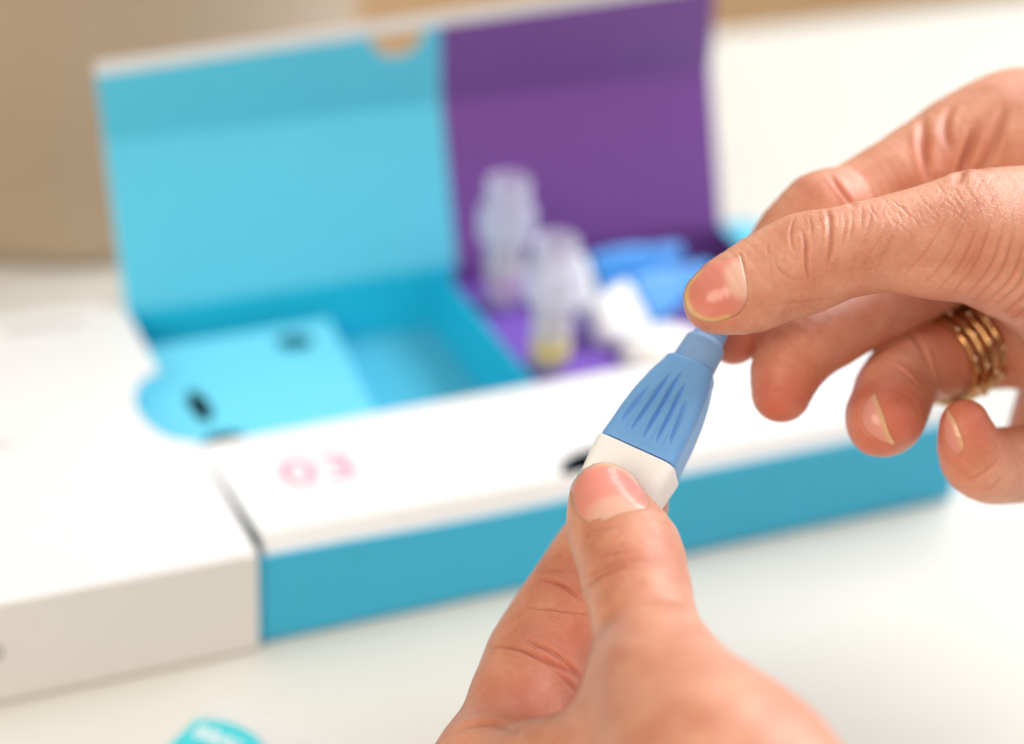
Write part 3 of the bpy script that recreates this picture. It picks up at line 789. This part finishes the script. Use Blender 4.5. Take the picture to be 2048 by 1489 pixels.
# little finger folds
C_([(1935, 958), (1962, 950), (1985, 930), (2000, 912)], .30, .4, .3)
C_([(1960, 985), (1985, 975), (2003, 950)], .25, .4, .25)
C_([(1730, 742), (1760, 728), (1800, 740), (1840, 775)], .5, .6, .3)
C_([(1818, 660), (1845, 700), (1868, 760), (1880, 815)], .6, .7, .35)
r_nails = [
    dict(name='thumbnail', poly=[(1479, 508), (1488, 540), (1494, 574), (1493, 602), (1478, 628), (1455, 639), (1428, 645), (1402, 640), (1381, 626), (1370, 602), (1369, 580), (1381, 556), (1400, 535), (1420, 522), (1445, 515), (1463, 510)],
         center=(1432, 580), axis=(-.9, .42), lunula=(1486, 560, 34, 42), strip=[(1455, 641), (1428, 647), (1402, 642), (1380, 627), (1369, 602), (1368, 580), (1378, 558), (1392, 540)], sw=12, fold=[(0, 6)], bed=lin(224, 142, 126), edge=lin(228, 188, 132)),
    dict(name='fingernail', poly=[(1749, 787), (1736, 796), (1727, 814), (1723, 838), (1733, 862), (1757, 880), (1788, 888), (1781, 872), (1774, 856), (1762, 820)], center=(1748, 838), axis=(.93, -.25), lift=.12, dep=.34, tint=.35,
         strip=[(1749, 787), (1762, 820), (1774, 856), (1788, 888)], sw=8, fold=[(1, 5)], bed=lin(222, 160, 146), edge=lin(226, 184, 142)),
    dict(name='fingernail', poly=[(1895, 818), (1888, 836), (1885, 855), (1892, 880), (1904, 903), (1917, 911), (1926, 898), (1927, 888), (1921, 868), (1910, 842)], center=(1906, 868), axis=(.93, -.3), lift=.12, dep=.34, tint=.35,
         strip=[(1895, 818), (1910, 842), (1921, 868), (1927, 889)], sw=7, fold=[(1, 5)], bed=lin(220, 158, 146), edge=lin(226, 184, 142)),
]
build_hand(hand_r, 0.29, rc,
           [(1562, 800, 386, 95, .75), (1790, 835, 382, 95, .85), (1945, 850, 384, 70, .8), (1470, 680, 392, 80, .6), (1440, 640, 368, 60, .25), (1960, 500, 366, 50, .3), (1612, 530, 366, 40, .18), (1700, 420, 396, 110, .25), (1870, 320, 400, 80, .3), (1900, 700, 408, 90, .35)],
           [(1790, 400, 367, 90, .3), (1960, 380, 367, 130, .42), (1660, 440, 367, 60, .2), (1900, 540, 367, 140, .2)],
           [(1620, 612, 368, 45, .5, (0.5, .2, 0), .55)], r_nails, person, 'hand entering from the right, wearing rings, its thumb over the blue cap')

# ---- hand reaching up from below
L_thumb = [(1212, 1000, 363, 74), (1216, 1022, 362, 82), (1228, 1055, 360, 95), (1258, 1110, 356.5, 108), (1268, 1150, 353.5, 109), (1279, 1192, 350, 107), (1291, 1250, 345, 109), (1306, 1310, 340, 119), (1332, 1385, 327, 148), (1390, 1490, 316, 190), (1470, 1625, 306, 222)]
L_index = [(1262, 1010, 391, 74), (1235, 1045, 390.5, 82), (1188, 1115, 389, 86), (1142, 1190, 387, 90), (1084, 1292, 384, 99), (1064, 1337, 381.5, 102), (1037, 1395, 377, 98), (1012, 1460, 372, 100), (975, 1550, 365, 118)]
L_mid = [(1225, 1150, 404, 76), (1190, 1230, 406, 86), (1150, 1330, 405, 95), (1120, 1430, 396, 105), (1110, 1580, 384, 130)]
L_ring = [(1250, 1260, 404, 76), (1240, 1330, 412, 84), (1230, 1420, 410, 96), (1230, 1600, 396, 130)]
L_pinky = [(1320, 1370, 404, 62), (1330, 1420, 412, 70), (1340, 1500, 412, 84), (1350, 1640, 402, 120)]
L_palm = [[(1470, 1625, 306, 222), (1560, 1790, 312, 250), (1660, 1900, 322, 255)], [(985, 1575, 364, 108), (1130, 1600, 350, 150), (1330, 1640, 338, 200)], [(1180, 1680, 372, 210), (1350, 1720, 372, 260), (1560, 1850, 356, 270)],
          [(1000, 1565, 358, 70), (1120, 1525, 347, 75), (1280, 1450, 334, 95)], [(1690, 1850, 340, 280), (1800, 1990, 345, 260)]]
hand_l = Hand([L_thumb, L_index, L_mid, L_ring, L_pinky], L_palm, [10, 6, 6, 6, 6])
rc = []
C_([(1176, 1120), (1205, 1112), (1245, 1108), (1290, 1108), (1330, 1118)], .10, .4, .12)
C_([(1160, 1160), (1200, 1140), (1240, 1128), (1290, 1122), (1345, 1135)], .22, .5, .25)
C_([(1158, 1188), (1190, 1160), (1225, 1143), (1260, 1134)], .30, .55, .35)
C_([(1210, 1128), (1250, 1118), (1300, 1115), (1350, 1124)], .16, .45, .2)
C_([(1220, 1080), (1232, 1074), (1243, 1066)], .18, .35, .1)
C_([(1222, 1098), (1235, 1096), (1245, 1085)], .18, .35, .1)
C_([(1275, 1050), (1300, 1058), (1325, 1075)], .10, .4, .1)
C_([(1172, 1072), (1200, 1062), (1230, 1056), (1262, 1050)], .10, .4, .1)
# palmar creases of the index
C_([(975, 1298), (1000, 1294), (1040, 1300), (1075, 1315), (1105, 1330), (1150, 1350), (1165, 1370)], .42, .5, .5)
C_([(1045, 1275), (1070, 1288), (1100, 1303), (1130, 1325), (1160, 1355)], .32, .45, .42)
C_([(1075, 1160), (1100, 1163), (1125, 1172), (1150, 1190), (1165, 1205)], .34, .4, .45)
C_([(1080, 1145), (1105, 1142), (1135, 1140)], .2, .35, .3)
C_([(1110, 1340), (1140, 1372), (1158, 1392)], .25, .45, .3)
# web folds
C_([(900, 1470), (940, 1452), (990, 1448), (1040, 1460)], .5, 1.0, .2)
l_nails = [dict(name='thumbnail', poly=[(1179, 1044), (1160, 1034), (1148, 1016), (1143, 990), (1144, 966), (1155, 946), (1185, 930), (1219, 928), (1250, 940), (1276, 962), (1292, 988), (1299, 1010), (1296, 1018), (1278, 1021), (1256, 1025), (1234, 1030), (1205, 1040)],
                center=(1215, 985), axis=(-.15, -.99), lunula=(1225, 1030, 34, 50), strip=[(1144, 966), (1155, 946), (1185, 930), (1219, 928), (1250, 940), (1276, 962)], sw=6, fold=[(0, 4), (10, 16)], bed=lin(234, 152, 138), edge=lin(240, 206, 172))]
d_idx = at(1078, 1290, 384) - at(1180, 1115, 389)
build_hand(hand_l, 0.32, rc,
           [(1265, 1100, 350, 90, .18), (1060, 1400, 366, 110, .45), (1120, 1180, 378, 90, .30), (1260, 1340, 328, 110, .15), (1140, 1300, 378, 110, .45)],
           [(1265, 1100, 350, 110, .2)],
           [(1120, 1165, 378, 80, .55, d_idx, .5), (1110, 1260, 376, 85, .4, d_idx, .5)], l_nails, person, 'hand reaching up from below with its thumb on the ivory base')

# ------------------------------------------------------------------ stacked rings on the ring finger
axis = at(1990, 655, 420) - at(1840, 735, 409); axis /= np.linalg.norm(axis)
rc0 = at(1908, 709, 415); rr = 84 * 415 / FPX + 0.3
ring = thing('finger_ring', 'stack of thin gold bands set with small stones on the ring finger', 'ring', tuple(rc0 @ ROT.T + CAM))
t1 = np.cross(axis, [0, 0, 1.0]); t1 /= np.linalg.norm(t1); t2 = np.cross(axis, t1)
for k in range(4):
    Vv, Ff = [], []; nu, nv = 72, 10
    for i in range(nu):
        a = 2 * math.pi * i / nu; rad = t1 * math.cos(a) + t2 * math.sin(a)
        for j in range(nv):
            b = 2 * math.pi * j / nv
            rm = 0.75 + 0.1 * math.sin(a * 9 + k)
            Vv.append(rc0 + axis * ((k - 1.5) * 2.6 + rm * math.sin(b)) + rad * (rr + 0.35 + rm * math.cos(b)))
    for i in range(nu):
        for j in range(nv): Ff.append((i * nv + j, ((i + 1) % nu) * nv + j, ((i + 1) % nu) * nv + (j + 1) % nv, i * nv + (j + 1) % nv))
    bd = obj('band', c2w(Vv), Ff, M['gold'], ring, smooth=True)
    bm = bmesh.new()
    for i in range(9):
        a = 2 * math.pi * (i + .37 * k) / 9; p = rc0 + axis * ((k - 1.5) * 2.6) + (t1 * math.cos(a) + t2 * math.sin(a)) * (rr + 1.15)
        bmesh.ops.create_icosphere(bm, subdivisions=2, radius=0.55 * MM, matrix=Matrix.Translation(Vector(c2w(p))))
    so = bm_obj('stone', bm, M['silver'], None, smooth=True); so.parent = bd
# sachet lettering
text('printed_letters', 'BBAL', 5.4, M['white'], sac, Matrix.Translation(Vector(oc + ux * 8.8 + uy * 0.6 + Vector((0, 0, 0.29))) * MM) @ Rm @ Matrix.Rotation(math.radians(-90), 4, 'Z'), offset=0.1)
